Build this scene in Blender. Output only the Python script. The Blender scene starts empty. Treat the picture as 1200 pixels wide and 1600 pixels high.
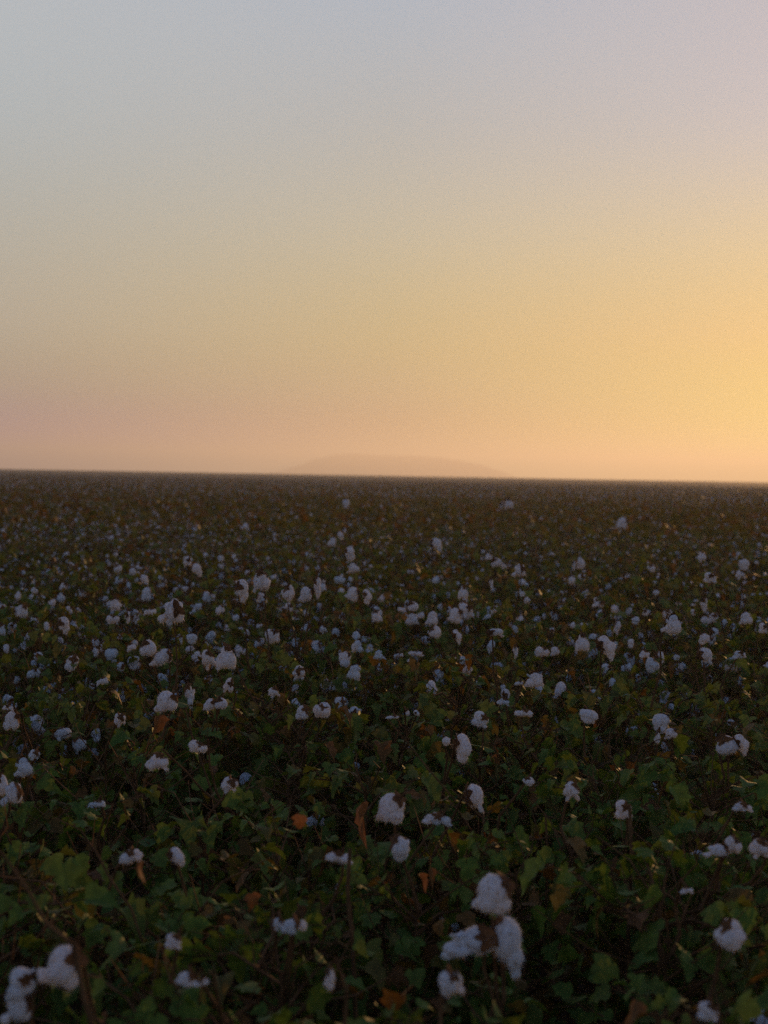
import bpy, bmesh, math, random
import numpy as np
from mathutils import Vector, Matrix

R = math.radians
scene = bpy.context.scene
col = scene.collection
rng = np.random.default_rng(11)
random.seed(11)

# ------------------------------------------------------------------ camera
FPX = 2222.0                       # focal length in photo pixels (photo 1200 x 1600)
CAM_H = 1.65
PITCH = math.atan(58 / FPX)
ROLL = math.atan(21 / 1200)
cd = bpy.data.cameras.new('camera')
cam = bpy.data.objects.new('camera', cd)
col.objects.link(cam)
scene.camera = cam
RM = Matrix.Rotation(R(90) - PITCH, 3, 'X') @ Matrix.Rotation(ROLL, 3, 'Z')
cam.matrix_world = Matrix.Translation((0, 0, CAM_H)) @ RM.to_4x4()
cd.sensor_fit = 'VERTICAL'
cd.sensor_height = 36.0
cd.lens = 36.0 * FPX / 1600
cd.clip_start = 0.05
cd.clip_end = 30000
cd.dof.use_dof = True
cd.dof.focus_distance = 4.2
cd.dof.aperture_fstop = 4.0
cd.dof.aperture_blades = 0

# ------------------------------------------------------------------ world
SUN_EL, SUN_AZ = R(5.0), R(19.5)    # azimuth measured from +Y towards +X
w = bpy.data.worlds.new("World")
scene.world = w
w.use_nodes = True
nt = w.node_tree
for n in list(nt.nodes):
    nt.nodes.remove(n)
N = nt.nodes.new
L = nt.links.new
out = N('ShaderNodeOutputWorld')
bg = N('ShaderNodeBackground')
bg.inputs['Strength'].default_value = 0.1
L(bg.outputs[0], out.inputs['Surface'])
sky = N('ShaderNodeTexSky')
sky.sky_type = 'NISHITA'
sky.sun_disc = False
sky.sun_elevation = SUN_EL
sky.sun_rotation = SUN_AZ
sky.air_density = 1.0
sky.dust_density = 2.0
sky.ozone_density = 2.0
tc = N('ShaderNodeTexCoord')
sep = N('ShaderNodeSeparateXYZ')
L(tc.outputs['Generated'], sep.inputs[0])


def wmath(op, a, b=None, clamp=False):
    m = N('ShaderNodeMath')
    m.operation = op
    m.use_clamp = clamp
    for i, v in enumerate((a, b)):
        if v is None:
            continue
        if isinstance(v, (int, float)):
            m.inputs[i].default_value = v
        else:
            L(v, m.inputs[i])
    return m.outputs[0]


def srgb(c):
    c = c / 255.0
    return c / 12.92 if c <= 0.04045 else ((c + 0.055) / 1.055) ** 2.4


def ramp(fac, stops, k=10.0):
    r = N('ShaderNodeValToRGB')
    r.color_ramp.interpolation = 'B_SPLINE'
    el = r.color_ramp.elements
    while len(el) > 1:
        el.remove(el[0])
    for i, (p, c) in enumerate(stops):
        e = el[0] if i == 0 else el.new(p)
        e.position = p
        e.color = (*[srgb(v) for v in c], 1)
    L(fac, r.inputs[0])
    return r.outputs[0]


# dusk gradient of the western sky (elevation ramps on and off the sun's side), the rest is the sky model
elev = wmath('DIVIDE', sep.outputs['Z'], 0.40, True)
hx = wmath('POWER', wmath('ADD', wmath('MULTIPLY', sep.outputs['X'], sep.outputs['X']), wmath('MULTIPLY', sep.outputs['Y'], sep.outputs['Y'])), 0.5)
dotp = wmath('DIVIDE', wmath('ADD', wmath('MULTIPLY', sep.outputs['X'], math.sin(SUN_AZ)), wmath('MULTIPLY', sep.outputs['Y'], math.cos(SUN_AZ))), hx)
ang = wmath('ARCCOSINE', wmath('MINIMUM', dotp, 0.99999))            # azimuth away from the sun
z = lambda y: math.sin(math.atan((742 - y) / FPX)) / 0.40
SKY_OFF = [(0.0, (132.5, 109.2, 175.3)), (z(700), (134.1, 110.7, 160.7)), (z(620), (158.2, 150.9, 128.8)), (z(520), (181.5, 174.5, 154.7)), (z(370), (176.6, 177.6, 166.8)), (z(200), (174.7, 185.3, 190.7)), (z(0), (184.2, 190.3, 194.3)), (1.0, (165, 178, 198))]
SKY_MID = [(0.0, (192.9, 223.5, 183.6)), (z(700), (158.3, 127.9, 99.8)), (z(620), (179.2, 165.0, 130.5)), (z(520), (194.5, 176.4, 123.5)), (z(370), (190.2, 186.1, 165.0)), (z(200), (175.5, 178.7, 178.7)), (z(0), (173.0, 185.4, 198.1)), (1.0, (165, 174, 196))]
SKY_SUN = [(0.0, (302.3, 257.2, 93.6)), (z(700), (247.1, 248.2, 95.1)), (z(620), (295.7, 227.4, 99.0)), (z(520), (249.3, 207.1, 131.7)), (z(370), (235.7, 210.1, 155.6)), (z(200), (202.8, 197.6, 209.3)), (z(0), (202.0, 187.9, 187.7)), (1.0, (175, 178, 200))]
c_off, c_mid, c_sun = ramp(elev, SKY_OFF), ramp(elev, SKY_MID), ramp(elev, SKY_SUN)


def wmix(f, a, b):
    m = N('ShaderNodeMix')
    m.data_type = 'RGBA'
    m.clamp_factor = True
    if isinstance(f, (int, float)):
        m.inputs[0].default_value = f
    else:
        L(f, m.inputs[0])
    L(a, m.inputs[6])
    L(b, m.inputs[7])
    return m.outputs[2]


g1 = wmix(wmath('POWER', wmath('DIVIDE', ang, R(19.5), True), 0.6), c_sun, c_mid)
g2 = wmix(wmath('DIVIDE', wmath('SUBTRACT', ang, R(19.5)), R(15), True), g1, c_off)
gs = N('ShaderNodeVectorMath')
gs.operation = 'SCALE'
L(g2, gs.inputs[0])
gs.inputs['Scale'].default_value = 10.0
tint = N('ShaderNodeVectorMath')
tint.operation = 'MULTIPLY'
L(sky.outputs[0], tint.inputs[0])
tint.inputs[1].default_value = (2.2, 2.12, 2.95)
# the gradient rules low in the west, the sky model elsewhere
side = wmath('DIVIDE', wmath('SUBTRACT', ang, R(45)), R(50), True)
up = wmath('DIVIDE', wmath('SUBTRACT', sep.outputs['Z'], 0.36), 0.35, True)
fm = wmath('MAXIMUM', side, up)
fin = wmix(fm, gs.outputs[0], tint.outputs[0])
L(fin, bg.inputs['Color'])

# ------------------------------------------------------------------ sun
sd = bpy.data.lights.new('sun', 'SUN')
sd.energy = 2.55
sd.angle = R(0.5)
sd.color = (1.0, 0.52, 0.19)
sun = bpy.data.objects.new('sun', sd)
col.objects.link(sun)
sdir = Vector((math.sin(SUN_AZ) * math.cos(SUN_EL), math.cos(SUN_AZ) * math.cos(SUN_EL), math.sin(SUN_EL)))
sun.rotation_euler = sdir.to_track_quat('Z', 'Y').to_euler()
sun.location = (20, 60, 12)

vs = scene.view_settings
vs.view_transform = 'Standard'
vs.look = 'None'
vs.exposure = 0.0
vs.gamma = 1.0
scene.render.engine = 'CYCLES'
cy = scene.cycles
cy.max_bounces = 6
cy.diffuse_bounces = 3
cy.glossy_bounces = 2
cy.transmission_bounces = 3
cy.transparent_max_bounces = 6
cy.volume_bounces = 0
cy.use_denoising = False
cy.sample_clamp_indirect = 1.5


# ------------------------------------------------------------------ materials
def mat(name):
    m = bpy.data.materials.new(name)
    m.use_nodes = True
    t = m.node_tree
    b = t.nodes['Principled BSDF']
    return m, t, b


def mnode(t, ty, **kw):
    n = t.nodes.new(ty)
    for k, v in kw.items():
        setattr(n, k, v)
    return n


def ramp_m(t, fac, stops):
    r = mnode(t, 'ShaderNodeValToRGB')
    el = r.color_ramp.elements
    while len(el) > 1:
        el.remove(el[0])
    for i, (p, c) in enumerate(stops):
        e = el[0] if i == 0 else el.new(p)
        e.position = p
        e.color = (*c, 1)
    t.links.new(fac, r.inputs[0])
    return r.outputs[0]


def leaf_material():
    m, t, b = mat('cotton_leaf')
    a = mnode(t, 'ShaderNodeAttribute', attribute_name='tone')
    c = ramp_m(t, a.outputs['Fac'], [(0.0, (0.070, 0.112, 0.022)), (0.35, (0.105, 0.140, 0.020)), (0.62, (0.112, 0.122, 0.021)),
                                     (0.78, (0.130, 0.092, 0.020)), (0.88, (0.165, 0.072, 0.018)), (0.97, (0.160, 0.060, 0.018)), (1.0, (0.26, 0.090, 0.035))])
    geo = mnode(t, 'ShaderNodeNewGeometry')
    no = mnode(t, 'ShaderNodeTexNoise')
    no.inputs['Scale'].default_value = 60
    no.inputs['Detail'].default_value = 3
    t.links.new(geo.outputs['Position'], no.inputs['Vector'])
    mx = mnode(t, 'ShaderNodeMix', data_type='RGBA', blend_type='MULTIPLY')
    mx.inputs[0].default_value = 0.7
    t.links.new(c, mx.inputs[6])
    g = ramp_m(t, no.outputs['Fac'], [(0.3, (0.55, 0.55, 0.5)), (0.7, (1.35, 1.3, 1.2))])
    t.links.new(g, mx.inputs[7])
    t.links.new(mx.outputs[2], b.inputs['Base Color'])
    b.inputs['Roughness'].default_value = 0.62
    b.inputs['Specular IOR Level'].default_value = 0.10
    bp = mnode(t, 'ShaderNodeBump')
    bp.inputs['Strength'].default_value = 0.5
    bp.inputs['Distance'].default_value = 0.004
    t.links.new(no.outputs['Fac'], bp.inputs['Height'])
    t.links.new(bp.outputs[0], b.inputs['Normal'])
    tr = mnode(t, 'ShaderNodeBsdfTranslucent')
    sc = mnode(t, 'ShaderNodeVectorMath', operation='MULTIPLY')
    sc.inputs[1].default_value = (1.45, 1.5, 0.8)
    t.links.new(mx.outputs[2], sc.inputs[0])
    t.links.new(sc.outputs[0], tr.inputs['Color'])
    ms = mnode(t, 'ShaderNodeMixShader')
    ms.inputs[0].default_value = 0.22
    t.links.new(b.outputs[0], ms.inputs[1])
    t.links.new(tr.outputs[0], ms.inputs[2])
    t.links.new(ms.outputs[0], t.nodes['Material Output'].inputs['Surface'])
    return m


def lint_material():
    m, t, b = mat('cotton_lint')
    geo = mnode(t, 'ShaderNodeTexCoord')
    no = mnode(t, 'ShaderNodeTexNoise')
    no.inputs['Scale'].default_value = 9
    no.inputs['Detail'].default_value = 5
    t.links.new(geo.outputs['Object'], no.inputs['Vector'])
    c = ramp_m(t, no.outputs['Fac'], [(0.33, (0.24, 0.17, 0.11)), (0.39, (0.52, 0.48, 0.43)), (0.52, (0.62, 0.60, 0.57)), (0.75, (0.72, 0.71, 0.69))])
    t.links.new(c, b.inputs['Base Color'])
    b.inputs['Roughness'].default_value = 1.0
    b.inputs['Specular IOR Level'].default_value = 0.1
    b.inputs['Sheen Weight'].default_value = 0.15
    no2 = mnode(t, 'ShaderNodeTexNoise')
    no2.inputs['Scale'].default_value = 26
    no2.inputs['Detail'].default_value = 4
    t.links.new(geo.outputs['Object'], no2.inputs['Vector'])
    bp = mnode(t, 'ShaderNodeBump')
    bp.inputs['Strength'].default_value = 0.35
    bp.inputs['Distance'].default_value = 0.0006
    t.links.new(no2.outputs['Fac'], bp.inputs['Height'])
    t.links.new(bp.outputs[0], b.inputs['Normal'])
    tr = mnode(t, 'ShaderNodeBsdfTranslucent')
    tr.inputs['Color'].default_value = (0.92, 0.86, 0.78, 1)
    ms = mnode(t, 'ShaderNodeMixShader')
    ms.inputs[0].default_value = 0.38
    t.links.new(b.outputs[0], ms.inputs[1])
    t.links.new(tr.outputs[0], ms.inputs[2])
    t.links.new(ms.outputs[0], t.nodes['Material Output'].inputs['Surface'])
    return m


def bark_material(name, c0, c1, scale=40):
    m, t, b = mat(name)
    tcn = mnode(t, 'ShaderNodeNewGeometry')
    no = mnode(t, 'ShaderNodeTexNoise')
    no.inputs['Scale'].default_value = scale
    no.inputs['Detail'].default_value = 4
    t.links.new(tcn.outputs['Position'], no.inputs['Vector'])
    c = ramp_m(t, no.outputs['Fac'], [(0.3, c0), (0.7, c1)])
    t.links.new(c, b.inputs['Base Color'])
    b.inputs['Roughness'].default_value = 0.9
    b.inputs['Specular IOR Level'].default_value = 0.1
    return m


M_LEAF = leaf_material()
M_LINT = lint_material()
M_STEM = bark_material('cotton_stem', (0.080, 0.034, 0.012), (0.190, 0.082, 0.030))
M_HUSK = bark_material('boll_husk', (0.070, 0.026, 0.010), (0.200, 0.072, 0.022), 55)
M_SOIL = bark_material('field_soil', (0.060, 0.032, 0.016), (0.120, 0.068, 0.034), 3)
M_HILL = bark_material('hill_scrub', (0.05, 0.055, 0.035), (0.11, 0.09, 0.06), 0.05)
MATS = [M_LEAF, M_STEM, M_LINT, M_HUSK]


# ------------------------------------------------------------------ mesh helpers (numpy)
class MB:
    """triangles with a material index, a tone per face and a smooth flag"""

    def __init__(self):
        self.v, self.f, self.m, self.t = [], [], [], []
        self.n = 0

    def add(self, v, f, m=0, tone=0.3):
        v = np.asarray(v, dtype=np.float32)
        f = np.asarray(f, dtype=np.int32)
        self.v.append(v)
        self.f.append(f + self.n)
        self.m.append(np.full(len(f), m, dtype=np.int32))
        self.t.append(np.full(len(f), tone, dtype=np.float32) if np.isscalar(tone) else np.asarray(tone, dtype=np.float32))
        self.n += len(v)

    def arrays(self):
        return np.concatenate(self.v), np.concatenate(self.f), np.concatenate(self.m), np.concatenate(self.t)


def make_mesh(name, v, f, mi, tone, mats, smooth=True):
    me = bpy.data.meshes.new(name)
    me.vertices.add(len(v))
    me.vertices.foreach_set('co', np.ascontiguousarray(v, dtype=np.float32).ravel())
    me.loops.add(len(f) * 3)
    me.loops.foreach_set('vertex_index', np.ascontiguousarray(f, dtype=np.int32).ravel())
    me.polygons.add(len(f))
    me.polygons.foreach_set('loop_start', np.arange(0, len(f) * 3, 3, dtype=np.int32))
    for m in mats:
        me.materials.append(m)
    if mi is not None:
        me.polygons.foreach_set('material_index', np.ascontiguousarray(mi, dtype=np.int32))
    me.polygons.foreach_set('use_smooth', np.full(len(f), smooth, dtype=bool))
    if tone is not None:
        a = me.attributes.new('tone', 'FLOAT', 'FACE')
        a.data.foreach_set('value', np.ascontiguousarray(tone, dtype=np.float32))
    me.update(calc_edges=True)
    return me


def mesh_of(mb, name, mats, smooth=True):
    v, f, mi, t = mb.arrays()
    return make_mesh(name, v, f, mi if len(mats) > 1 else None, t, mats, smooth)


def tube(pts, radii, sides=5):
    pts = np.asarray(pts, dtype=float)
    n = len(pts)
    d = np.gradient(pts, axis=0)
    d /= np.linalg.norm(d, axis=1)[:, None] + 1e-9
    up_ = np.tile(np.array([0.31, 0.87, 0.05]), (n, 1))
    a = np.cross(d, up_)
    a /= np.linalg.norm(a, axis=1)[:, None] + 1e-9
    b = np.cross(d, a)
    th = np.arange(sides) * 2 * np.pi / sides
    rad = np.asarray(radii, dtype=float)
    ring = pts[:, None, :] + rad[:, None, None] * (np.cos(th)[None, :, None] * a[:, None, :] + np.sin(th)[None, :, None] * b[:, None, :])
    v = ring.reshape(-1, 3)
    f = []
    for i in range(n - 1):
        for k in range(sides):
            p, q = i * sides + k, i * sides + (k + 1) % sides
            f += [(p, q, q + sides), (p, q + sides, p + sides)]
    return v, f


# leaf outlines, base at the origin, tip at +Y; a fan round an inner point
_half = [(0.16, -0.10), (0.42, 0.00), (0.60, 0.22), (0.52, 0.34), (0.36, 0.44), (0.44, 0.66), (0.28, 0.74), (0.16, 0.86)]
LEAF_HI = np.array([(0, 0.0)] + _half + [(0, 1.05)] + [(-x, y) for x, y in reversed(_half)])
LEAF_MID = np.array([(0, 0.0), (0.56, 0.20), (0.28, 0.62), (0, 1.0), (-0.28, 0.62), (-0.56, 0.20)])
LEAF_LO = np.array([(0, 0.0), (0.5, 0.45), (0, 1.0), (-0.5, 0.45)])


def leaf_geo(outline, size, curl, fold, twist, r):
    o = outline.copy()
    o[1:] *= 1 + r.uniform(-0.12, 0.12, (len(o) - 1, 1))
    if len(o) > 4:
        p = np.vstack([[0, 0.36], o])
        k = len(o)
        f = [(0, 1 + i, 1 + (i + 1) % k) for i in range(k)]
    else:
        p = o
        f = [(0, 1, 2), (0, 2, 3)]
    x, y = p[:, 0], p[:, 1]
    zz = fold * np.abs(x) - curl * y * y + twist * x * y
    if len(o) > 4:
        zz = zz + r.normal(0, 0.035, len(p)) * (np.arange(len(p)) > 0)
    v = np.stack([x, y, zz], 1) * size
    return v, f


def basis(direction, roll):
    """rotation taking +Y to direction, +Z near up"""
    d = np.asarray(direction, float)
    d /= np.linalg.norm(d)
    x = np.cross(d, [0, 0, 1.0])
    if np.linalg.norm(x) < 1e-3:
        x = np.array([1.0, 0, 0])
    x /= np.linalg.norm(x)
    zz = np.cross(x, d)
    c, s = math.cos(roll), math.sin(roll)
    x, zz = x * c + zz * s, zz * c - x * s
    return np.stack([x, d, zz], 0)      # rows: v @ basis


def leaf_tone(r):
    k = r.random()
    if k < 0.80:
        return float(np.clip(r.normal(0.38, 0.14), 0, 0.74))
    return float(0.74 + 0.23 * r.random() ** 1.4)


def make_variant(seed, level, n_branch=13, leaves_per=5, height=0.93):
    """one cotton plant about 0.93 m high, returned as (stem MB, foliage MB, list of branch ends, main stem polyline)"""
    r = np.random.default_rng(seed)
    st, fo = MB(), MB()
    outline = (LEAF_HI, LEAF_MID, LEAF_LO)[level]
    lean = r.normal(0, 0.05, 2)
    zs = np.linspace(0, height * 0.96, 7)
    main = np.stack([lean[0] * zs ** 1.5 + r.normal(0, 0.006, 7), lean[1] * zs ** 1.5 + r.normal(0, 0.006, 7), zs], 1)
    main[0, :2] = 0
    v, f = tube(main, np.linspace(0.008, 0.0028, 7), (6, 4, 3)[level])
    st.add(v, f, 1)
    ends = []
    for k in range(n_branch):
        h = height * (0.18 + 0.80 * (k + r.random() * 0.6) / n_branch)
        p0 = np.array([np.interp(h, main[:, 2], main[:, 0]), np.interp(h, main[:, 2], main[:, 1]), min(h, main[-1, 2])])
        az = k * 2.4 + r.normal(0, 0.4)
        ln = (0.30 - 0.19 * (h / height)) * r.uniform(0.8, 1.35) + 0.05
        el = r.uniform(0.25, 0.75)
        d = np.array([math.cos(az) * math.cos(el), math.sin(az) * math.cos(el), math.sin(el)])
        side_ = np.array([-math.sin(az), math.cos(az), 0])
        p1 = p0 + d * ln * 0.5 + side_ * r.normal(0, 0.02)
        p2 = p0 + d * ln + side_ * r.normal(0, 0.03) + [0, 0, r.uniform(-0.06, 0.02)]
        p2[2] = min(p2[2], height * 1.0)
        if level < 2:
            v, f = tube([p0, p1, p2], [0.0034, 0.0026, 0.0016], (5, 3, 3)[level])
            st.add(v, f, 1)
        ends.append(p2)
        for q in range(leaves_per):
            s = r.uniform(0.15, 1.05)
            bp_ = p0 + (p1 - p0) * min(s * 2, 1) + (p2 - p1) * max(0, s * 2 - 1)
            la = az + r.normal(0, 1.3)
            le = r.uniform(-0.1, 0.9)
            pl = r.uniform(0.03, 0.09)
            pd = np.array([math.cos(la) * math.cos(le), math.sin(la) * math.cos(le), math.sin(le)])
            lb = bp_ + pd * pl
            lb[2] = min(lb[2], height * 1.03)
            if level == 0:
                v, f = tube([bp_, lb], [0.0014, 0.0009], 3)
                st.add(v, f, 1)
            size = (r.uniform(0.022, 0.054), r.uniform(0.036, 0.080), r.uniform(0.10, 0.17))[level]
            if level == 0 and r.random() < 0.08:
                size *= 1.35
            ld = np.array([math.cos(la), math.sin(la), r.uniform(-1.1, 0.35)])
            v, f = leaf_geo(outline, size, r.uniform(-0.1, 1.0), r.uniform(-0.25, 0.8), r.normal(0, 0.35), r)
            v = v @ basis(ld, r.normal(0, 0.55)) + lb
            fo.add(v, f, 0, leaf_tone(r))
    for k in range((18, 8, 0)[level]):                # bare twigs among and above the leaves
        h = height * r.uniform(0.55, 0.95)
        p0 = np.array([np.interp(h, main[:, 2], main[:, 0]), np.interp(h, main[:, 2], main[:, 1]), h])
        az, el = r.uniform(0, 6.28), r.uniform(0.1, 1.3)
        ln = r.uniform(0.12, 0.30)
        d = np.array([math.cos(az) * math.cos(el), math.sin(az) * math.cos(el), math.sin(el)])
        p1 = p0 + d * ln * 0.5 + r.normal(0, 0.015, 3)
        p2 = p0 + d * ln + r.normal(0, 0.02, 3)
        p2[2] = min(p2[2], height * 1.08)
        v, f = tube([p0, p1, p2], [0.0026, 0.0020, 0.0010], 3)
        st.add(v, f, 1)
    return st, fo, ends, main


# ------------------------------------------------------------------ bolls
def ico(sub):
    bm = bmesh.new()
    bmesh.ops.create_icosphere(bm, subdivisions=sub, radius=1)
    bm.verts.ensure_lookup_table()
    v = np.array([x.co[:] for x in bm.verts])
    f = np.array([[q.index for q in p.verts] for p in bm.faces])
    bm.free()
    return v, f


ICO = {k: ico(k) for k in (1, 2, 3, 4, 5)}


def exit_dist(u, c, rad):
    b = u @ c
    disc = rad * rad - (c @ c - b * b)
    return np.where(disc > 0, b + np.sqrt(np.maximum(disc, 0)), 0)


# shapes in a box about 1 wide and 1 high seen from -Y: lobes (x, y, z, radius) and the side the husk holds
SHAPES = {
    'round': ([(-.14, -.05, .08, .36), (.16, -.08, .04, .34), (0, .05, -.16, .34), (.02, .16, .12, .34)], (-.5, .25, 0.8)),
    'dome': ([(-.02, 0, .14, .36), (-.20, -.05, -.14, .27), (.20, .02, -.12, .29), (-.34, .02, -.33, .13), (.10, .1, .18, .30)], (.75, -.15, .45)),
    'taildown': ([(-.04, 0, .16, .36), (.06, -.06, -.04, .36), (.14, 0, -.22, .26), (.20, 0, -.40, .15)], (-.75, -.2, .5)),
    'tailleft': ([(.14, 0, .10, .33), (-.06, -.05, .02, .30), (-.26, 0, -.14, .18), (-.40, 0, -.27, .12), (.25, .1, -.12, .22)], (.8, -.1, .5)),
    'tailright': ([(-.14, 0, .12, .33), (.06, -.05, .02, .29), (.22, 0, -.18, .19), (.32, 0, -.38, .11)], (-.8, -.35, .1)),
    'wing': ([(-.26, 0, -.02, .22), (.24, -.03, .04, .25), (0, .02, .14, .20), (-.41, 0, -.17, .11), (.36, 0, -.16, .13)], (.05, -.15, .95)),
    'cap': ([(-.12, 0, .14, .30), (.20, -.03, .06, .25), (-.26, .02, -.14, .20), (.30, .02, -.26, .13), (0, .08, -.04, .30), (-.10, 0, -.30, .12)], (.35, -.30, .8)),
    'column': ([(.02, 0, .26, .24), (-.03, -.02, .04, .23), (.05, 0, -.18, .20), (-.02, 0, -.38, .12)], (-.3, -.4, .85)),
    'slab': ([(.05, 0, .24, .22), (-.18, 0, -.12, .27), (.20, -.02, -.10, .28), (0, .0, .04, .32), (-.34, 0, -.30, .12), (.34, 0, -.28, .12)], (.1, .5, .85)),
}


def noise3(p, seed, k=6, f0=3.0):
    r = np.random.default_rng(seed)
    s = np.zeros(len(p))
    for i in range(k):
        w_ = r.normal(0, 1, 3)
        w_ = w_ / np.linalg.norm(w_) * f0 * (1.45 ** i)
        s += np.sin(p @ w_ * 2 + r.uniform(0, 6.28)) / (1.3 ** i)
    return s / k


def boll_radius(u, lobes, seed, jit):
    r = np.random.default_rng(seed)
    p = 26.0
    acc = np.full(len(u), 0.20 ** p)
    lobes = list(lobes)
    for q in range(7):
        b = lobes[int(r.integers(len(lobes)))]
        dd = r.normal(0, 1, 3)
        dd /= np.linalg.norm(dd)
        lobes.append((b[0] + dd[0] * b[3] * .62, b[1] + dd[1] * b[3] * .62, b[2] + dd[2] * b[3] * .62, b[3] * r.uniform(.36, .58)))
    for (x, y, zz, rad) in lobes:
        c = np.array([x, y, zz]) + r.normal(0, jit, 3)
        acc = acc + exit_dist(u, c, rad * .93 * (1 + r.normal(0, jit * 1.5))) ** p
    out_ = acc ** (1 / p)
    out_ *= 1 + 0.085 * noise3(u * 1.0, seed + 5, 6, 3.2)
    return out_


def make_boll(kind, seed, level):
    """lint mesh, husk mesh in a unit box"""
    lobes, axis = SHAPES[kind]
    jit = 0.055
    r = np.random.default_rng(seed)
    u, f = ICO[(5, 4, 2)[level]]
    rad = boll_radius(u, lobes, seed, jit)
    v = u * rad[:, None]
    if level < 2:
        v = v + u * (0.012 * noise3(v * 6, seed + 9, 6, 2.0))[:, None]
    lint = MB()
    lint.add(v, f, 2)
    if level < 2:                     # loose fibres: they give the fuzzy edge against the light
        nh = (1300, 450)[level]
        d = r.normal(0, 1, (nh, 3))
        d /= np.linalg.norm(d, axis=1)[:, None]
        base = d * (boll_radius(d, lobes, seed, jit) * 0.985)[:, None]
        drift = d * 0.55 + r.normal(0, 0.6, (nh, 3)) + np.array([0, 0, -0.35])
        drift /= np.linalg.norm(drift, axis=1)[:, None]
        ln = r.uniform(0.03, 0.10, nh)[:, None]
        low = (base[:, 2] < -0.15)[:, None]
        ln = ln * np.where(low, 1.3, 1.0)
        sidev = np.cross(drift, r.normal(0, 1, (nh, 3)))
        sidev /= np.linalg.norm(sidev, axis=1)[:, None] + 1e-9
        wd = (0.0032, 0.006)[level]
        mid = base + drift * ln * 0.5 + r.normal(0, 0.012, (nh, 3))
        tip = base + drift * ln + np.array([0, 0, -0.02]) + r.normal(0, 0.02, (nh, 3))
        vv = np.stack([base - sidev * wd, base + sidev * wd, mid - sidev * wd * .7, mid + sidev * wd * .7, tip], 1).reshape(-1, 3)
        k = np.arange(nh)[:, None] * 5
        ff = np.concatenate([k + [0, 1, 3], k + [0, 3, 2], k + [2, 3, 4]])
        lint.add(vv, ff, 2)
    # husk: pointed burr segments hugging the lint round the stem side
    a = np.array(axis, float) + np.array([r.normal(0, .15), -0.6 if r.random() < 0.42 else 0.05, 0])
    a /= np.linalg.norm(a)
    b1 = np.cross(a, [0.3, 0.2, 0.9])
    b1 /= np.linalg.norm(b1)
    b2 = np.cross(a, b1)
    hk = MB()
    nseg = 4 if r.random() < 0.5 else 5
    steps = (7, 5, 3)[level]
    for s in range(nseg):
        ph0 = s * 2 * math.pi / nseg + r.normal(0, 0.15)
        reach = r.uniform(0.40, 0.90)
        flare = r.uniform(0.02, 0.16)
        rows = []
        for i in range(steps + 1):
            tt = i / steps
            th = 0.05 + reach * tt
            half = (0.46 * math.sin(math.pi * min(1, tt * 0.75 + 0.25)) ** 0.8) * (1 if tt < 1 else 0.05)
            row = []
            for sgn in (-1, 0, 1):
                ph = ph0 + sgn * half / max(0.35, math.sin(th) * 1.6)
                dd = a * math.cos(th) + (b1 * math.cos(ph) + b2 * math.sin(ph)) * math.sin(th)
                row.append(dd)
            rows.append(row)
        dirs = np.array(rows).reshape(-1, 3)
        rr = boll_radius(dirs, lobes, seed, jit)
        tt = np.repeat(np.linspace(0, 1, steps + 1), 3)
        lift = 0.014 + flare * tt ** 2 + np.tile([0.02, 0.0, 0.02], steps + 1)
        pts = dirs * (rr * (1.0) + lift)[:, None]
        ff = []
        for i in range(steps):
            for q in (0, 1):
                p = i * 3 + q
                ff += [(p, p + 1, p + 4), (p, p + 4, p + 3)]
        hk.add(pts, ff, 3)
        inner = dirs * (rr + lift - 0.018)[:, None]
        hk.add(inner, [(x[2], x[1], x[0]) for x in ff], 3)
    att = a * float(boll_radius(a[None, :], lobes, seed, jit)[0]) * 1.02
    return lint, hk, att


BOLLS = {}


def boll_meshes(kind, k, level):
    key = (kind, k, level)
    if key not in BOLLS:
        lint, hk, att = make_boll(kind, hash_seed(kind) + k * 101, level)
        v, f, m, t = lint.arrays()
        me = make_mesh('cotton_boll', v, f, None, None, [M_LINT])
        v, f, m, t = hk.arrays()
        mh = make_mesh('husk', v, f, None, None, [M_HUSK])
        BOLLS[key] = (me, mh, att)
    return BOLLS[key]


def hash_seed(s):
    return sum((i + 3) * ord(c) for i, c in enumerate(s)) % 5000


# ------------------------------------------------------------------ photograph pixel -> place in the field
def ray(px, py):
    return np.array(RM @ Vector(((px - 600) / FPX, (800 - py) / FPX, -1.0)))


def place(px, py, drop):
    d = ray(px, py)
    t = -drop / d[2]
    return np.array([0, 0, CAM_H]) + d * t, t


def horizon_y(px):
    return 742 + (px - 600) * 21 / 1200.0


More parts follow.
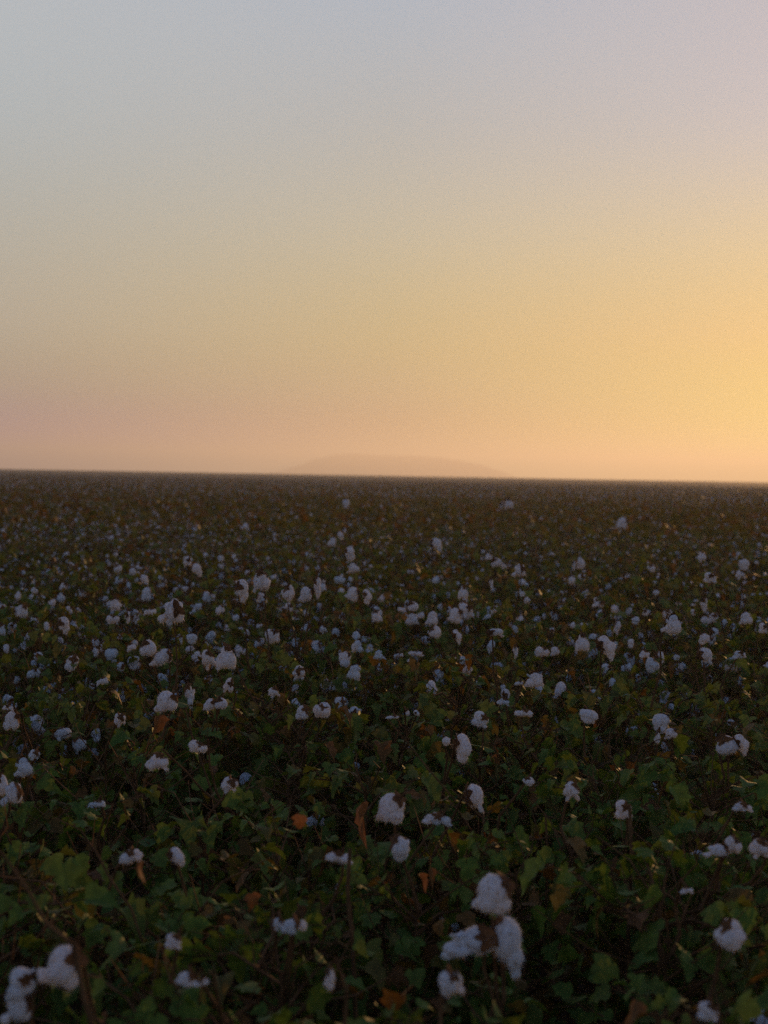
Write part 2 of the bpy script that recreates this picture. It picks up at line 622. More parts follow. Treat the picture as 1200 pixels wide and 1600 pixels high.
# ------------------------------------------------------------------ the plants one can tell apart: (label, short name or None, bolls)
# a boll: photo x, y, width, height, shape
HEROES = [
 ("cotton plant holding a cluster of three large white bolls on brown husks, near the bottom", "the three-boll cluster",
  [(768, 1398, 62, 66, 'dome'), (733, 1472, 86, 62, 'tailleft'), (793, 1475, 62, 88, 'taildown')]),
 ("low cotton plant whose ragged boll hangs just under the big three-boll cluster", None, [(705, 1537, 42, 50, 'cap')]),
 ("cotton plant with a huge slanting boll drawn out to the lower left, near the corner", "the huge slanting boll", [(95, 1515, 80, 84, 'tailleft')]),
 ("cotton plant with a long hanging boll cut by the bottom left corner of the view", "the corner boll", [(31, 1537, 50, 54, 'dome'), (24, 1578, 42, 56, 'tailleft')]),
 ("cotton plant with one plump lone boll low on the right, nothing white round it", "the plump lone boll", [(1140, 1462, 46, 50, 'round')]),
 ("cotton plant with a fluffy boll cut by the right edge, beside a winged boll", "the right-edge boll", [(1187, 1327, 42, 36, 'cap')]),
 ("cotton plant with a winged boll in two parts stretched sideways near the right edge", None, [(1118, 1330, 42, 26, 'tailleft'), (1146, 1322, 32, 36, 'cap')]),
 ("cotton plant with a small boll touching the bottom edge, below the plump lone boll", None, [(1108, 1582, 38, 32, 'cap')]),
 ("cotton plant with a tall white boll drooping to the right, dark husk at its left", "the tall drooping boll", [(743, 1247, 42, 56, 'tailright')]),
 ("cotton plant with a boll spread in two white wings below the tall drooping boll", "the two-winged boll", [(682, 1281, 52, 32, 'wing')]),
 ("cotton plant with a broad boll beside a rusty brown leaf, mid field", "the rusty-leaf boll", [(608, 1264, 52, 56, 'dome')]),
 ("cotton plant with an egg-shaped boll, directly below the broad boll by the rusty leaf", None, [(625, 1326, 36, 44, 'round')]),
 ("cotton plant with a tall dark bare stem running between two halves of a boll", "the bare dark stem", [(530, 1340, 46, 32, 'wing')]),
 ("cotton plant with a shredded boll trailing a thin strand, lower left of the field", "the shredded boll", [(203, 1340, 40, 38, 'wing')]),
 ("cotton plant with a torn boll drooping right, next to the shredded boll", None, [(276, 1338, 34, 36, 'tailright')]),
 ("cotton plant with a small flattened boll above the shredded boll", None, [(152, 1257, 28, 18, 'wing')]),
 ("cotton plant with two bolls cut by the left edge, one hanging to a point", "the left-edge pair", [(17, 1242, 36, 50, 'tailleft'), (0, 1228, 26, 38, 'round')]),
 ("cotton plant with a small round boll on an upright stalk, low on the left", "the small round boll", [(272, 1472, 30, 26, 'cap')]),
 ("cotton plant with a broken row of small tufts of lint, low in the middle", None, [(436, 1444, 24, 22, 'cap'), (452, 1450, 28, 24, 'dome'), (471, 1447, 16, 18, 'round')]),
 ("cotton plant with a thin twisted strand of lint near the bottom edge", None, [(515, 1530, 26, 42, 'column')]),
 ("cotton plant with flat scraps of lint below the small round boll", None, [(288, 1530, 30, 24, 'dome'), (312, 1536, 26, 20, 'wing')]),
 ("cotton plant with a tiny half-open boll above the plump lone boll", None, [(1073, 1392, 26, 15, 'wing')]),
 ("cotton plant with a split boll on top of a tall dark stalk, right of centre", "the stalk-top boll", [(975, 1266, 36, 36, 'cap')]),
 ("cotton plant with a boll in two lumps, left of the boll on the tall stalk", None, [(893, 1236, 34, 38, 'cap')]),
 ("cotton plant with one tiny boll between the drooping boll and the two-lump boll", None, [(826, 1221, 20, 16, 'round')]),
 ("cotton plant with a hollow torn boll above the bare dark stem", None, [(358, 1227, 34, 30, 'cap')]),
 ("cotton plant with a loose bundle of ragged lint, left of the field's middle", "the ragged bundle", [(247, 1192, 44, 40, 'wing'), (310, 1168, 34, 28, 'cap')]),
 ("cotton plant with a fat loaf-shaped double boll far out on the right", "the loaf-shaped double boll", [(1135, 1167, 44, 40, 'round'), (1158, 1165, 30, 34, 'tailright')]),
 ("cotton plant with a lumpy boll flaring like a skirt and a small ball above", "the skirted boll", [(720, 1168, 38, 50, 'taildown'), (697, 1158, 16, 16, 'round')]),
 ("cotton plant with two pale pointed bolls side by side, left of the loaf-shaped boll", None, [(1027, 1153, 18, 24, 'column'), (1048, 1147, 24, 22, 'dome')]),
 ("cotton plant with a single pebble-shaped boll, bare leaves all round it", "the pebble boll", [(920, 1119, 38, 24, 'round')]),
 ("cotton plant with a pair of level bolls over a dark dry husk, centre left", "the level pair", [(472, 1115, 26, 26, 'dome'), (503, 1112, 30, 28, 'cap')]),
 ("cotton plant with a broad boll notched at the top over a brown dead leaf", "the notched boll", [(260, 1098, 42, 44, 'dome')]),
 ("cotton plant with an upright pillar of lint right beside the notched boll", None, [(298, 1088, 26, 44, 'column')]),
 ("cotton plant with two small round bolls touching, right of the pillar of lint", "the touching pair", [(327, 1102, 24, 24, 'tailleft'), (345, 1101, 24, 24, 'round')]),
 ("cotton plant with a small hooked boll, left of the notched boll", None, [(187, 1125, 24, 26, 'cap')]),
 ("cotton plant with a round boll at the left edge, a small tuft above it", "the round left-edge boll", [(18, 1128, 30, 34, 'dome'), (12, 1106, 20, 14, 'wing')]),
 ("cotton plant with a dull skirt of lint under a bright cap, left side", None, [(36, 1200, 36, 34, 'slab'), (53, 1180, 22, 20, 'cap')]),
 ("cotton plant with a small arched boll, behind the level pair of bolls", None, [(427, 1082, 24, 20, 'cap')]),
 ("cotton plant with a few bits of lint under the big two-tone boll", None, [(357, 1072, 20, 26, 'dome')]),
 ("cotton plant with a claw-like boll next to a brown dead leaf", None, [(467, 1052, 30, 28, 'cap')]),
 ("cotton plant with a bell-shaped boll leaning on a dark stem, middle distance", "the bell-shaped boll", [(554, 1050, 26, 30, 'slab')]),
 ("cotton plant with two large bolls overlapping, the front one flared below", "the overlapping pair", [(231, 1015, 30, 34, 'round'), (252, 1028, 36, 38, 'tailleft')]),
 ("cotton plant with an arch of brown husk over its lint", "the arched husk", [(325, 1030, 28, 40, 'cap')]),
 ("cotton plant with a tall knobbly boll frayed at the bottom, beside the arched husk", None, [(354, 1030, 36, 46, 'slab')]),
 ("cotton plant with a small pointed tuft and a round boll above the overlapping pair", None, [(300, 998, 22, 18, 'round'), (283, 1000, 10, 16, 'column')]),
 ("cotton plant with a bright two-step boll edged in orange light, left of centre", "the bright two-step boll", [(267, 957, 42, 52, 'tailleft')]),
 ("cotton plant with a ball-shaped boll ending in a small point, left side", "the pointed ball", [(98, 978, 24, 28, 'taildown')]),
 ("cotton plant with an upright oval boll, left of the bright two-step boll", "the upright oval boll", [(180, 944, 20, 28, 'slab')]),
 ("cotton plant with a half-dome boll just under the upright oval boll", None, [(177, 968, 24, 18, 'cap'), (200, 965, 14, 22, 'column')]),
 ("cotton plant with a round boll close to the left edge in the middle distance", None, [(33, 955, 22, 22, 'dome')]),
 ("cotton plant with a ring-like boll open in the middle, centre left", "the ring-like boll", [(426, 994, 28, 30, 'cap')]),
 ("cotton plant with a helmet-shaped boll and a tail, left of the crowded bolls", "the helmet boll", [(375, 924, 30, 36, 'taildown')]),
 ("cotton plant with a heart-shaped boll running to a point below", "the heart-shaped boll", [(407, 908, 34, 42, 'slab')]),
 ("cotton plant with three bolls in a row like hanging lanterns, centre left", "the three lanterns", [(450, 927, 22, 30, 'round'), (477, 930, 24, 32, 'dome'), (496, 918, 24, 38, 'column')]),
 ("cotton plant with two equal bolls just right of the three hanging bolls", None, [(550, 928, 24, 26, 'dome'), (572, 932, 20, 26, 'taildown')]),
 ("cotton plant with a clear round boll above the helmet-shaped boll", None, [(308, 890, 22, 22, 'taildown'), (293, 878, 16, 18, 'dome')]),
 ("cotton plant with a lone small ball of lint in the left distance", None, [(184, 889, 15, 15, 'round')]),
 ("cotton plant with ragged lint at two heights, behind the upright oval boll", None, [(226, 906, 20, 20, 'tailright'), (229, 930, 20, 26, 'dome')]),
 ("cotton plant with a leaf-shaped boll standing over a pyramid-shaped one", "the boll over a pyramid", [(547, 866, 22, 26, 'taildown'), (551, 888, 26, 18, 'slab')]),
 ("cotton plant with an oval boll and a smaller one rising behind it, centre", None, [(519, 846, 16, 20, 'slab'), (532, 837, 12, 14, 'round')]),
 ("cotton plant with a flat bun-shaped boll above the crowded bolls", None, [(530, 906, 22, 14, 'round')]),
 ("cotton plant with a slanting boll against a dark husk, far left of centre", None, [(383, 823, 18, 14, 'tailleft')]),
 ("cotton plant with a boll slanting down to the right, alone in the far middle", "the far slanting boll", [(683, 852, 26, 28, 'tailright')]),
 ("cotton plant rising above the rest with a pale loop of lint, nearly at the horizon", "the pale loop near the horizon", [(795, 788, 16, 20, 'slab'), (783, 790, 10, 14, 'column')]),
 ("cotton plant with a pale oval boll near the horizon, centre left", None, [(541, 787, 14, 15, 'round')]),
 ("cotton plant with a shield-shaped boll lit orange on its right edge", "the shield-shaped boll", [(810, 892, 22, 28, 'tailleft')]),
 ("cotton plant with a pile of three small bolls left of the shield-shaped boll", None, [(775, 880, 20, 18, 'round'), (763, 870, 14, 12, 'dome'), (787, 884, 12, 14, 'cap')]),
 ("cotton plant with a thin hanging drop of lint under the pile of small bolls", None, [(768, 912, 12, 24, 'column')]),
 ("cotton plant with a block of lint over a twin-lobed boll, right of the middle", "the twin-lobed boll", [(724, 927, 18, 26, 'slab'), (730, 955, 28, 32, 'cap')]),
 ("cotton plant with an egg-shaped boll glowing at its lower right edge", None, [(710, 962, 24, 28, 'dome')]),
 ("cotton plant with a dome-shaped boll, left of the egg-shaped glowing boll", None, [(675, 966, 22, 28, 'slab')]),
 ("cotton plant with two bolls stacked one on the other, frayed at the bottom", "the stacked bolls", [(645, 949, 20, 20, 'round'), (643, 967, 26, 26, 'slab')]),
 ("cotton plant with a small white tuft above the stacked bolls", None, [(696, 914, 18, 14, 'cap')]),
 ("cotton plant with a solid half-moon boll under the dome-shaped boll", None, [(679, 988, 22, 22, 'round')]),
 ("cotton plant with a feathery boll, right of the half-moon boll", None, [(714, 996, 18, 24, 'tailright')]),
 ("cotton plant with a long caterpillar-shaped boll, centre right", "the caterpillar boll", [(776, 988, 34, 18, 'tailright')]),
 ("cotton plant with a low row of white lint above open green leaves", None, [(650, 1021, 26, 14, 'wing'), (623, 1024, 18, 12, 'wing')]),
 ("cotton plant with a mitten-shaped boll under the caterpillar boll", None, [(806, 1018, 16, 24, 'column')]),
 ("cotton plant with a pair of hood-shaped bolls, right of the mitten-shaped boll", None, [(848, 1019, 26, 20, 'cap'), (867, 1018, 18, 18, 'dome')]),
 ("cotton plant with a striped tent-shaped boll hanging over its branches", "the tent-shaped boll", [(835, 1062, 36, 32, 'slab'), (810, 1068, 16, 12, 'wing')]),
 ("cotton plant with a broken boll in two bits, below the tent-shaped boll", None, [(787, 1097, 24, 18, 'wing')]),
 ("cotton plant with a dull loop of old lint, left of a white tuft", None, [(752, 1125, 34, 30, 'cap')]),
 ("cotton plant with a long white tuft lying flat, right of the dull loop", None, [(817, 1115, 34, 20, 'wing')]),
 ("cotton plant with an upright woolly boll, the left of two tall neighbours", "the woolly neighbours", [(910, 1006, 26, 34, 'slab')]),
 ("cotton plant with a hooked boll bending down, the right of two tall neighbours", None, [(948, 1014, 34, 40, 'tailright')]),
 ("cotton plant with a small star-shaped tuft, right of the hooked boll", None, [(1007, 1023, 20, 20, 'wing')]),
 ("cotton plant with a big clean trapezoid boll, the brightest on the right", "the trapezoid boll", [(1050, 977, 36, 36, 'slab')]),
 ("cotton plant with a triangular boll hanging to a point below a small one", "the triangular boll", [(1103, 1025, 34, 34, 'tailright'), (1100, 998, 20, 20, 'round')]),
 ("cotton plant with a wide split boll near the right edge", None, [(1155, 1024, 34, 20, 'wing')]),
 ("cotton plant with a mushroom-shaped boll above the trapezoid boll", None, [(1100, 945, 22, 26, 'column'), (1083, 945, 9, 8, 'wing')]),
 ("cotton plant with a lumpy upright boll and glowing rim near the right edge", None, [(1165, 966, 24, 24, 'slab')]),
 ("cotton plant with a low dome of lint in the orange glow on the right", "the glowing dome", [(1110, 903, 28, 20, 'cap')]),
 ("cotton plant with a small arched boll in the glow close to the right edge", None, [(1157, 898, 20, 18, 'cap')]),
 ("cotton plant with an oval boll and a bright speck above the glowing dome", None, [(1097, 870, 15, 20, 'slab')]),
 ("cotton plant with a curled boll rimmed in orange, far right", None, [(1163, 882, 20, 20, 'round')]),
 ("cotton plant with an angular boll standing above the far canopy, right side", "the angular far boll", [(972, 819, 22, 22, 'dome')]),
 ("cotton plant with a long-leaf boll in two halves, far right of the middle", None, [(907, 880, 16, 22, 'slab'), (897, 884, 12, 16, 'column')]),
 ("cotton plant with a slanting white tuft left of the trapezoid boll", None, [(935, 944, 22, 14, 'tailleft'), (960, 952, 14, 16, 'round')]),
 ("cotton plant with a smooth small ball of lint under the long-leaf boll", None, [(1018, 888, 13, 14, 'round')]),
 ("cotton plant with two balls of lint one above the other, right of the twin-lobed boll", None, [(816, 928, 12, 10, 'round'), (823, 938, 13, 12, 'round')]),
 ("cotton plant with a small ball of lint, right of the shield-shaped boll", None, [(893, 907, 14, 14, 'round')]),
 ("cotton plant with a boll cut by the right edge, beside the triangular boll", None, [(1193, 982, 18, 20, 'cap')]),
 ("cotton plant with a row of thin bits of lint, left of the skirted boll", None, [(612, 1121, 24, 10, 'wing'), (637, 1114, 12, 12, 'column'), (651, 1114, 12, 12, 'tailright')]),
 ("cotton plant with pale scraps of lint near the right edge, above the winged boll", None, [(1160, 1262, 40, 24, 'wing')]),
]

# ------------------------------------------------------------------ hero bolls in space
LEVELS_SPLIT = 3.6
variants = [make_variant(100 + i, 0, n_branch=17, leaves_per=9) for i in range(12)]
mid_variants = [make_variant(300 + i, 1, n_branch=10, leaves_per=5) for i in range(10)]
far_variants = [make_variant(500 + i, 2, n_branch=6, leaves_per=3) for i in range(8)]
FOLI = [mesh_of(v[1], 'foliage', [M_LEAF]) for v in variants]
def flare_toned(var):  # same foliage, tones shifted to brown to imitate warm lens flare farther out
    v, f, m, t = var[1].arrays()
    return make_mesh('foliage', v, f, None, t * 0.50 + 0.42, [M_LEAF])


FLARE_TONED = [flare_toned(v) for v in variants]
STEM = [make_mesh('stem', *v[0].arrays()[:2], None, None, [M_STEM]) for v in variants]

GROUP = 'cotton plants standing close together in the field'


def plant_root(x, y, label, rot):
    o = bpy.data.objects.new('cotton_plant', None)
    o.empty_display_size = 0.1
    col.objects.link(o)
    o.location = (x, y, 0)
    o.rotation_euler = (0, 0, rot)
    o['label'] = label
    o['category'] = 'cotton plant'
    o['group'] = GROUP
    return o


def child(name, me, parent, loc=(0, 0, 0), rot=(0, 0, 0), scale=(1, 1, 1)):
    o = bpy.data.objects.new(name, me)
    col.objects.link(o)
    o.parent = parent
    o.location = loc
    o.rotation_euler = rot
    o.scale = scale
    return o


DRY = {10: [(575, 1283, 46)], 14: [(470, 1285, 22)], 8: [(738, 1345, 24)], 11: [(655, 1380, 24)], 32: [(245, 1135, 30)], 17: [(222, 1362, 26)], 12: [(392, 1410, 26)]}
STALKS = {12: [([(547, 1326), (543, 1390), (549, 1450), (553, 1520), (556, 1600)], 0.96, 0.0036)],
          22: [([(984, 1262), (987, 1340), (983, 1430), (979, 1520), (975, 1600)], 0.97, 0.0036)],
          2: [([(116, 1472), (124, 1520), (132, 1560), (146, 1610)], 0.95, 0.0035), ([(0, 1330), (40, 1385), (70, 1440), (116, 1478)], 0.98, 0.0022)],
          10: [([(606, 1124), (640, 1165), (668, 1200), (712, 1252)], 1.0, 0.0016), ([(698, 1262), (684, 1284), (668, 1306), (640, 1345)], 0.97, 0.0020)],
          13: [([(150, 1330), (170, 1370), (205, 1420), (225, 1480)], 0.97, 0.0020)],
          16: [([(5, 1290), (22, 1330), (30, 1400)], 0.96, 0.0022)],
          23: [([(852, 1270), (856, 1340), (853, 1420)], 0.97, 0.0022)],
          32: [([(290, 1105), (300, 1150), (318, 1200), (335, 1250)], 0.97, 0.0024)]}
plants = []          # (x, y, label, short) of every individual
hero_xy = []
hid = 0
for label, short, bl in HEROES:
    pts = []
    # drop below the eye from the size a boll really has (about 7 cm)
    drops = []
    for (px, py, bw, bh, kind) in bl:
        off = py + 0.0 - horizon_y(px)
        size_px = max(bw, bh * 0.8)
        dr = off * 0.074 / size_px
        drops.append(min(max(dr, 0.30 if off < 60 else 0.44), 0.70))
    dmean = float(np.mean(drops))
    # cluster shares one depth: take the mean drop for the first boll, keep the depth for the rest
    t0 = None
    for (px, py, bw, bh, kind) in bl:
        if t0 is None:
            c, t = place(px, py, dmean)
            t0 = t
        else:
            t = t0 * (1 + rng.normal(0, 0.006))
            c = np.array([0, 0, CAM_H]) + ray(px, py) * t
        pts.append((c, bw * t / FPX, bh * t / FPX, kind, t))
    base = np.mean([p[0] for p in pts], axis=0)
    bx = base[0] + rng.normal(0, 0.03)
    by = base[1] + rng.uniform(0.04, 0.10)
    rot = 0.0
    root = plant_root(bx, by, label, rot)
    vi = hid % len(variants)
    st, fo, ends, main = variants[vi]
    top = min(p[0][2] - p[2] * 0.5 for p in pts)
    s = max(0.70, min(0.96, (top - 0.05) / 0.97))
    frot = rng.uniform(0, 6.28)
    cz, sz = math.cos(frot), math.sin(frot)
    rotm = np.array([[cz, sz, 0], [-sz, cz, 0], [0, 0, 1]])
    sv, sf, _, _ = st.arrays()
    smb = MB()
    smb.add((sv * s) @ rotm, sf, 1)
    mp = (main * s) @ rotm
    lev = 0 if t0 < 2.8 else 1
    for k, (c, bw, bh, kind, t) in enumerate(pts):
        me, mh, att = boll_meshes(kind, (hid * 2 + k) % 5, lev)
        yaw = rng.normal(0, 0.22)
        if t < 2.4:
            bw, bh = bw * 1.04, bh * 1.0
        else:
            bw, bh = bw * 0.92, bh * 0.92
        loc = (c[0] - bx, c[1] - by, c[2])
        dep = 0.5 * (bw + bh) * 0.95
        b = child('cotton_boll', me, root, loc, (rng.normal(0, 0.10), rng.normal(0, 0.14 if kind in ('round', 'dome', 'cap', 'slab') else 0.05), yaw), (bw * 0.98, dep, bh * 0.98))
        child('husk', mh, b)
        a = np.array(b.rotation_euler.to_matrix() @ Vector((att[0] * bw * 0.98, att[1] * dep, att[2] * bh * 0.98))) + np.array(loc)
        # branch from the main stem up to the husk
        hz = max(0.25, min(a[2] - 0.16 - 0.03 * k, mp[-1, 2] - 0.03 * k))
        p0 = np.array([np.interp(hz, mp[:, 2], mp[:, 0]), np.interp(hz, mp[:, 2], mp[:, 1]), hz])
        mid = p0 * 0.45 + a * 0.55 + np.array([rng.normal(0, 0.012), 0.03, -0.03])
        hook = a + np.array([rng.normal(0, 0.008), 0.012, 0.010])
        v, f = tube([p0, (p0 + mid) / 2 + rng.normal(0, 0.008, 3), mid, (mid + hook) / 2 + rng.normal(0, 0.006, 3), hook, a], [0.0042, 0.0038, 0.0034, 0.0028, 0.0024, 0.003], 6)
        smb.add(v, f, 1)
    for (pp, df, r0) in STALKS.get(hid, []):
        q = np.array([np.array([-bx, -by, CAM_H]) + ray(a_, b_) * t0 * df for a_, b_ in pp])
        v, f = tube(q, np.linspace(r0, r0 * 1.3, len(q)), 6)
        smb.add(v, f, 1)
    v, f, _, _ = smb.arrays()
    child('stem', make_mesh('stem', v, f, None, None, [M_STEM]), root)
    if t0 < 3.6:
        fv, ff, _, ft = fo.arrays()
        k_ = len(LEAF_HI) + 1
        lv = ((fv * s) @ rotm).reshape(-1, k_, 3)
        cen = lv.mean(1) + np.array([bx, by, 0]) - np.array([0, 0, CAM_H])
        cam_c = cen @ np.array(RM)                       # camera axes
        keep = np.ones(len(lv), bool)
        for (c, bw, bh, kind, t) in pts:
            q = (c - np.array([0, 0, CAM_H])) @ np.array(RM)
            keep &= ~((np.abs(cam_c[:, 0] / -cam_c[:, 2] - q[0] / -q[2]) < (bw * .5 + .035) / t) & (np.abs(cam_c[:, 1] / -cam_c[:, 2] - q[1] / -q[2]) < (bh * .5 + .03) / t) & (-cam_c[:, 2] < -q[2] + 0.02))
        lf = (ff[:len(LEAF_HI)][None] + (np.arange(keep.sum()) * k_)[:, None, None]).reshape(-1, 3)
        me = make_mesh('foliage', lv[keep].reshape(-1, 3), lf, None, ft.reshape(-1, len(LEAF_HI))[keep].ravel(), [M_LEAF])
        child('foliage', me, root)
    else:
        child('foliage', (FLARE_TONED if t0 > 4.4 else FOLI)[vi], root, (0, 0, 0), (0, 0, frot), (s, s, s))
    for (lx, ly, ls) in DRY.get(hid, []):
        d = ray(lx, ly)
        pp = np.array([0, 0, CAM_H]) + d * (t0 * 0.985)
        v, f = leaf_geo(LEAF_HI, ls * t0 / FPX, 0.6, 0.5, 0.3, rng)
        v = v @ basis([rng.normal(0, .4), -0.2, -1.0], rng.normal(0, .5)) + (0, 0, ls * t0 / FPX * .5)
        dl = child('dry_leaf', make_mesh('dry_leaf', v, f, None, np.full(len(f), 0.99), [M_LEAF]), root, (pp[0] - bx, pp[1] - by, pp[2]))
        dl['label'] = 'rusty brown dry leaf'
    plants.append([bx, by, label, short])
    hero_xy.append((bx, by))
    hid += 1

# ------------------------------------------------------------------ fillers: the nearest plants between the heroes
FIELD_MAX = 300
half_tan = 600 / FPX
SP = 0.30
cand = []
for iy in range(0, 60):
    for ix in range(-30, 31):
        y = 1.28 + iy * SP * 0.95 + rng.uniform(-0.10, 0.10)
        x = ix * SP + (iy % 2) * SP / 2 + rng.uniform(-0.10, 0.10)
        if y < 1.25 or abs(x) > half_tan * y + 0.16:
            continue
        if any((x - hx_) ** 2 + (y - hy_) ** 2 < 0.17 ** 2 for hx_, hy_ in hero_xy):
            continue
        cand.append((y, x))
cand.sort()
n_fill = FIELD_MAX - len(HEROES)
fill, rest = cand[:n_fill], cand[n_fill:]
Y_SPLIT = fill[-1][0]
print('fillers', len(fill), 'to', round(Y_SPLIT, 2), 'm; heroes', len(HEROES))

NUM = ['no', 'one', 'two', 'three', 'four', 'five', 'six', 'seven', 'eight', 'nine']
ORD = ['', 'second ', 'third ', 'fourth ', 'fifth ', 'sixth ', 'seventh ', 'eighth ', 'ninth ', 'tenth ', 'eleventh ', 'twelfth ', 'thirteenth ', 'fourteenth ', 'fifteenth ']
anchors = [(p[0], p[1], p[3]) for p in plants if p[3]]
used = {}


def relation(x, y):
    best = min(anchors, key=lambda a: (a[0] - x) ** 2 + (a[1] - y) ** 2)
    dx, dy = x - best[0], y - best[1]
    a = math.degrees(math.atan2(dy, dx)) % 360
    k = int(((a + 22.5) % 360) // 45)
    rel = ['to the right of', 'behind right of', 'behind', 'behind left of', 'to the left of', 'front left of', 'in front of', 'front right of'][k]
    return rel, best[2]


KINDS_B = ['round', 'dome', 'taildown', 'cap', 'slab', 'wing', 'tailleft', 'tailright', 'column']
order = sorted(range(len(fill)), key=lambda i: min((a[0] - fill[i][1]) ** 2 + (a[1] - fill[i][0]) ** 2 for a in anchors))
fill_info = {}
for i in order:
    y, x = fill[i]
    nb = 0 if y < 2.7 else int(rng.integers(0, 2)) if y < 4.4 else int(rng.integers(2, 5)) if y < 5.5 else int(rng.integers(5, 10))
    rel, an = relation(x, y)
    desc = 'leafy green cotton plant' if nb == 0 else 'cotton plant with %s small boll%s' % (NUM[nb], '' if nb == 1 else 's')
    key = (desc, rel, an)
    k = used.get(key, 0)
    used[key] = k + 1
    fill_info[i] = (nb, '%s%s, %s %s' % (ORD[k], desc, rel, an))

for i, (y, x) in enumerate(fill):
    nb, lab = fill_info[i]
    root = plant_root(x, y, lab, rng.uniform(0, 6.28))
    vi = int(rng.integers(len(variants)))
    s = rng.uniform(0.84, 1.0) if y > 2.0 else rng.uniform(0.78, 0.90)
    child('stem', STEM[vi], root, scale=(s, s, s))
    child('foliage', (FLARE_TONED if y > 3.4 + 0.8 * math.sin(x * 3.1) else FOLI)[vi], root, scale=(s, s, s))
    ends = sorted(variants[vi][2], key=lambda e: -e[2])
    pick = [ends[j] for j in rng.permutation(min(9, len(ends)))[:nb]]
    for e in pick:
        kind = KINDS_B[int(rng.integers(len(KINDS_B)))]
        me, mh, att = boll_meshes(kind, int(rng.integers(5)), 1)
        bs = rng.uniform(0.030, 0.064)
        b = child('cotton_boll', me, root, tuple(e * s + np.array([0, 0, rng.uniform(-0.01, 0.05)])), (rng.normal(0, 0.2), rng.normal(0, 0.2), rng.uniform(0, 6.28)),
                  (bs, bs, bs * rng.uniform(0.9, 1.25)))
        child('husk', mh, b)

# ------------------------------------------------------------------ the rest of the field as one mass
BL2 = []
for i, kd in enumerate(KINDS_B):
    lint, hk, _ = make_boll(kd, 900 + i, 2)
    BL2.append((lint.arrays()[:2], hk.arrays()[:2]))


def variant_pack(var, nb, r, b_lo, b_hi):
    """plant + bolls as one array bundle"""
    mb = MB()
    v, f, m, t = var[0].arrays()
    mb.add(v, f, 1, 0.2)
    v, f, m, t = var[1].arrays()
    mb.add(v, f, 0, t * 0.30 + 0.64 if len(f) < 100 else t * 0.42 + 0.53)  # leaf tones pushed to brown, painting the flare's warmth into the mass
    ends = sorted(var[2], key=lambda e: -e[2])
    for j in range(nb):
        e = ends[j % len(ends)]
        (lv, lf), (hv, hf) = BL2[int(r.integers(len(BL2)))]
        s = r.uniform(b_lo, b_hi)
        a = r.uniform(0, 6.28)
        rm = np.array([[math.cos(a), math.sin(a), 0], [-math.sin(a), math.cos(a), 0], [0, 0, 1]])
        s = s * np.array([r.uniform(.7, 1.25), 1.0, r.uniform(.7, 1.25)])
        o = e + np.array([r.normal(0, 0.03), r.normal(0, 0.03), r.uniform(-0.08, 0.03)])
        mb.add(lv @ rm * s + o, lf, 2)
        mb.add(hv @ rm * s + o, hf, 3)
    return mb.arrays()


def scatter(mb, packs, pos, r, s_lo, s_hi):
    which = r.integers(len(packs), size=len(pos))
    for k, (v, f, m, t) in enumerate(packs):
        p = pos[which == k]
        n = len(p)
        if not n:
            continue
        a = r.uniform(0, 6.28, n)
        s = r.uniform(s_lo, s_hi, n)
        c, si = np.cos(a) * s, np.sin(a) * s
        X = v[None, :, 0] * c[:, None] - v[None, :, 1] * si[:, None] + p[:, 0, None]
        Y = v[None, :, 0] * si[:, None] + v[None, :, 1] * c[:, None] + p[:, 1, None]
        Z = np.broadcast_to(v[None, :, 2] * s[:, None], X.shape)
        vv = np.stack([X, Y, Z], 2).reshape(-1, 3)
        ff = (f[None] + (np.arange(n) * len(v))[:, None, None]).reshape(-1, 3)
        base = mb.n
        mb.v.append(vv.astype(np.float32))
        mb.f.append((ff + base).astype(np.int32))
        mb.m.append(np.tile(m, n))
        mb.t.append(np.tile(t, n))
        mb.n += len(vv)


def clumped(mb, few, many, pos, r, lo, hi, wave):
    n = noise3(np.stack([pos[:, 0], pos[:, 1] * 0.6, pos[:, 0] * 0], 1) * wave, 31, 6, 0.7) + r.normal(0, 0.09, len(pos))
    scatter(mb, few, pos[n < 0.02], r, lo, hi)
    scatter(mb, many, pos[n >= 0.02], r, lo, hi)


def strip_points(y0, y1, sp, tan_, extra, r, inside_max=None):
    pts = []
    y = y0
    while y < y1:
        wdt = tan_ * y + extra
        xs = np.arange(-wdt, wdt, sp)
        pts.append(np.stack([xs + r.uniform(-.4, .4, len(xs)) * sp, y + r.uniform(-.4, .4, len(xs)) * sp], 1))
        y += sp
    return np.concatenate(pts)


r2 = np.random.default_rng(77)
field = MB()
# beside and in front of the framed plants, then everything farther out
near = strip_points(0.75, 6.0, 0.30, half_tan, 1.6, r2)
inside = (near[:, 1] > 1.2) & (np.abs(near[:, 0]) < half_tan * near[:, 1] + 0.22)
near = near[(~inside) & (near[:, 1] > 0.7)]
packs_near = [variant_pack(v, 4, r2, 0.05, 0.085) for v in mid_variants[:5]]
scatter(field, packs_near, near, r2, 0.78, 0.93)
m1 = strip_points(6.0, 20.0, 0.32, half_tan * 1.25, 1.0, r2)
ins = (m1[:, 1] < Y_SPLIT) & (np.abs(m1[:, 0]) < half_tan * m1[:, 1] + 0.2)
m1 = m1[~ins]
clumped(field, [variant_pack(v, 5, r2, 0.026, 0.054) for v in mid_variants], [variant_pack(v, 16, r2, 0.028, 0.062) for v in mid_variants], m1, r2, 0.84, 1.04, 0.5)
m2 = strip_points(20.0, 48.0, 0.36, half_tan * 1.2, 1.5, r2)
clumped(field, [variant_pack(v, 2, r2, 0.028, 0.055) for v in far_variants], [variant_pack(v, 7, r2, 0.030, 0.060) for v in far_variants], m2, r2, 0.84, 1.06, 0.25)
m3 = strip_points(48.0, 170.0, 0.72, half_tan * 1.15, 3.0, r2)
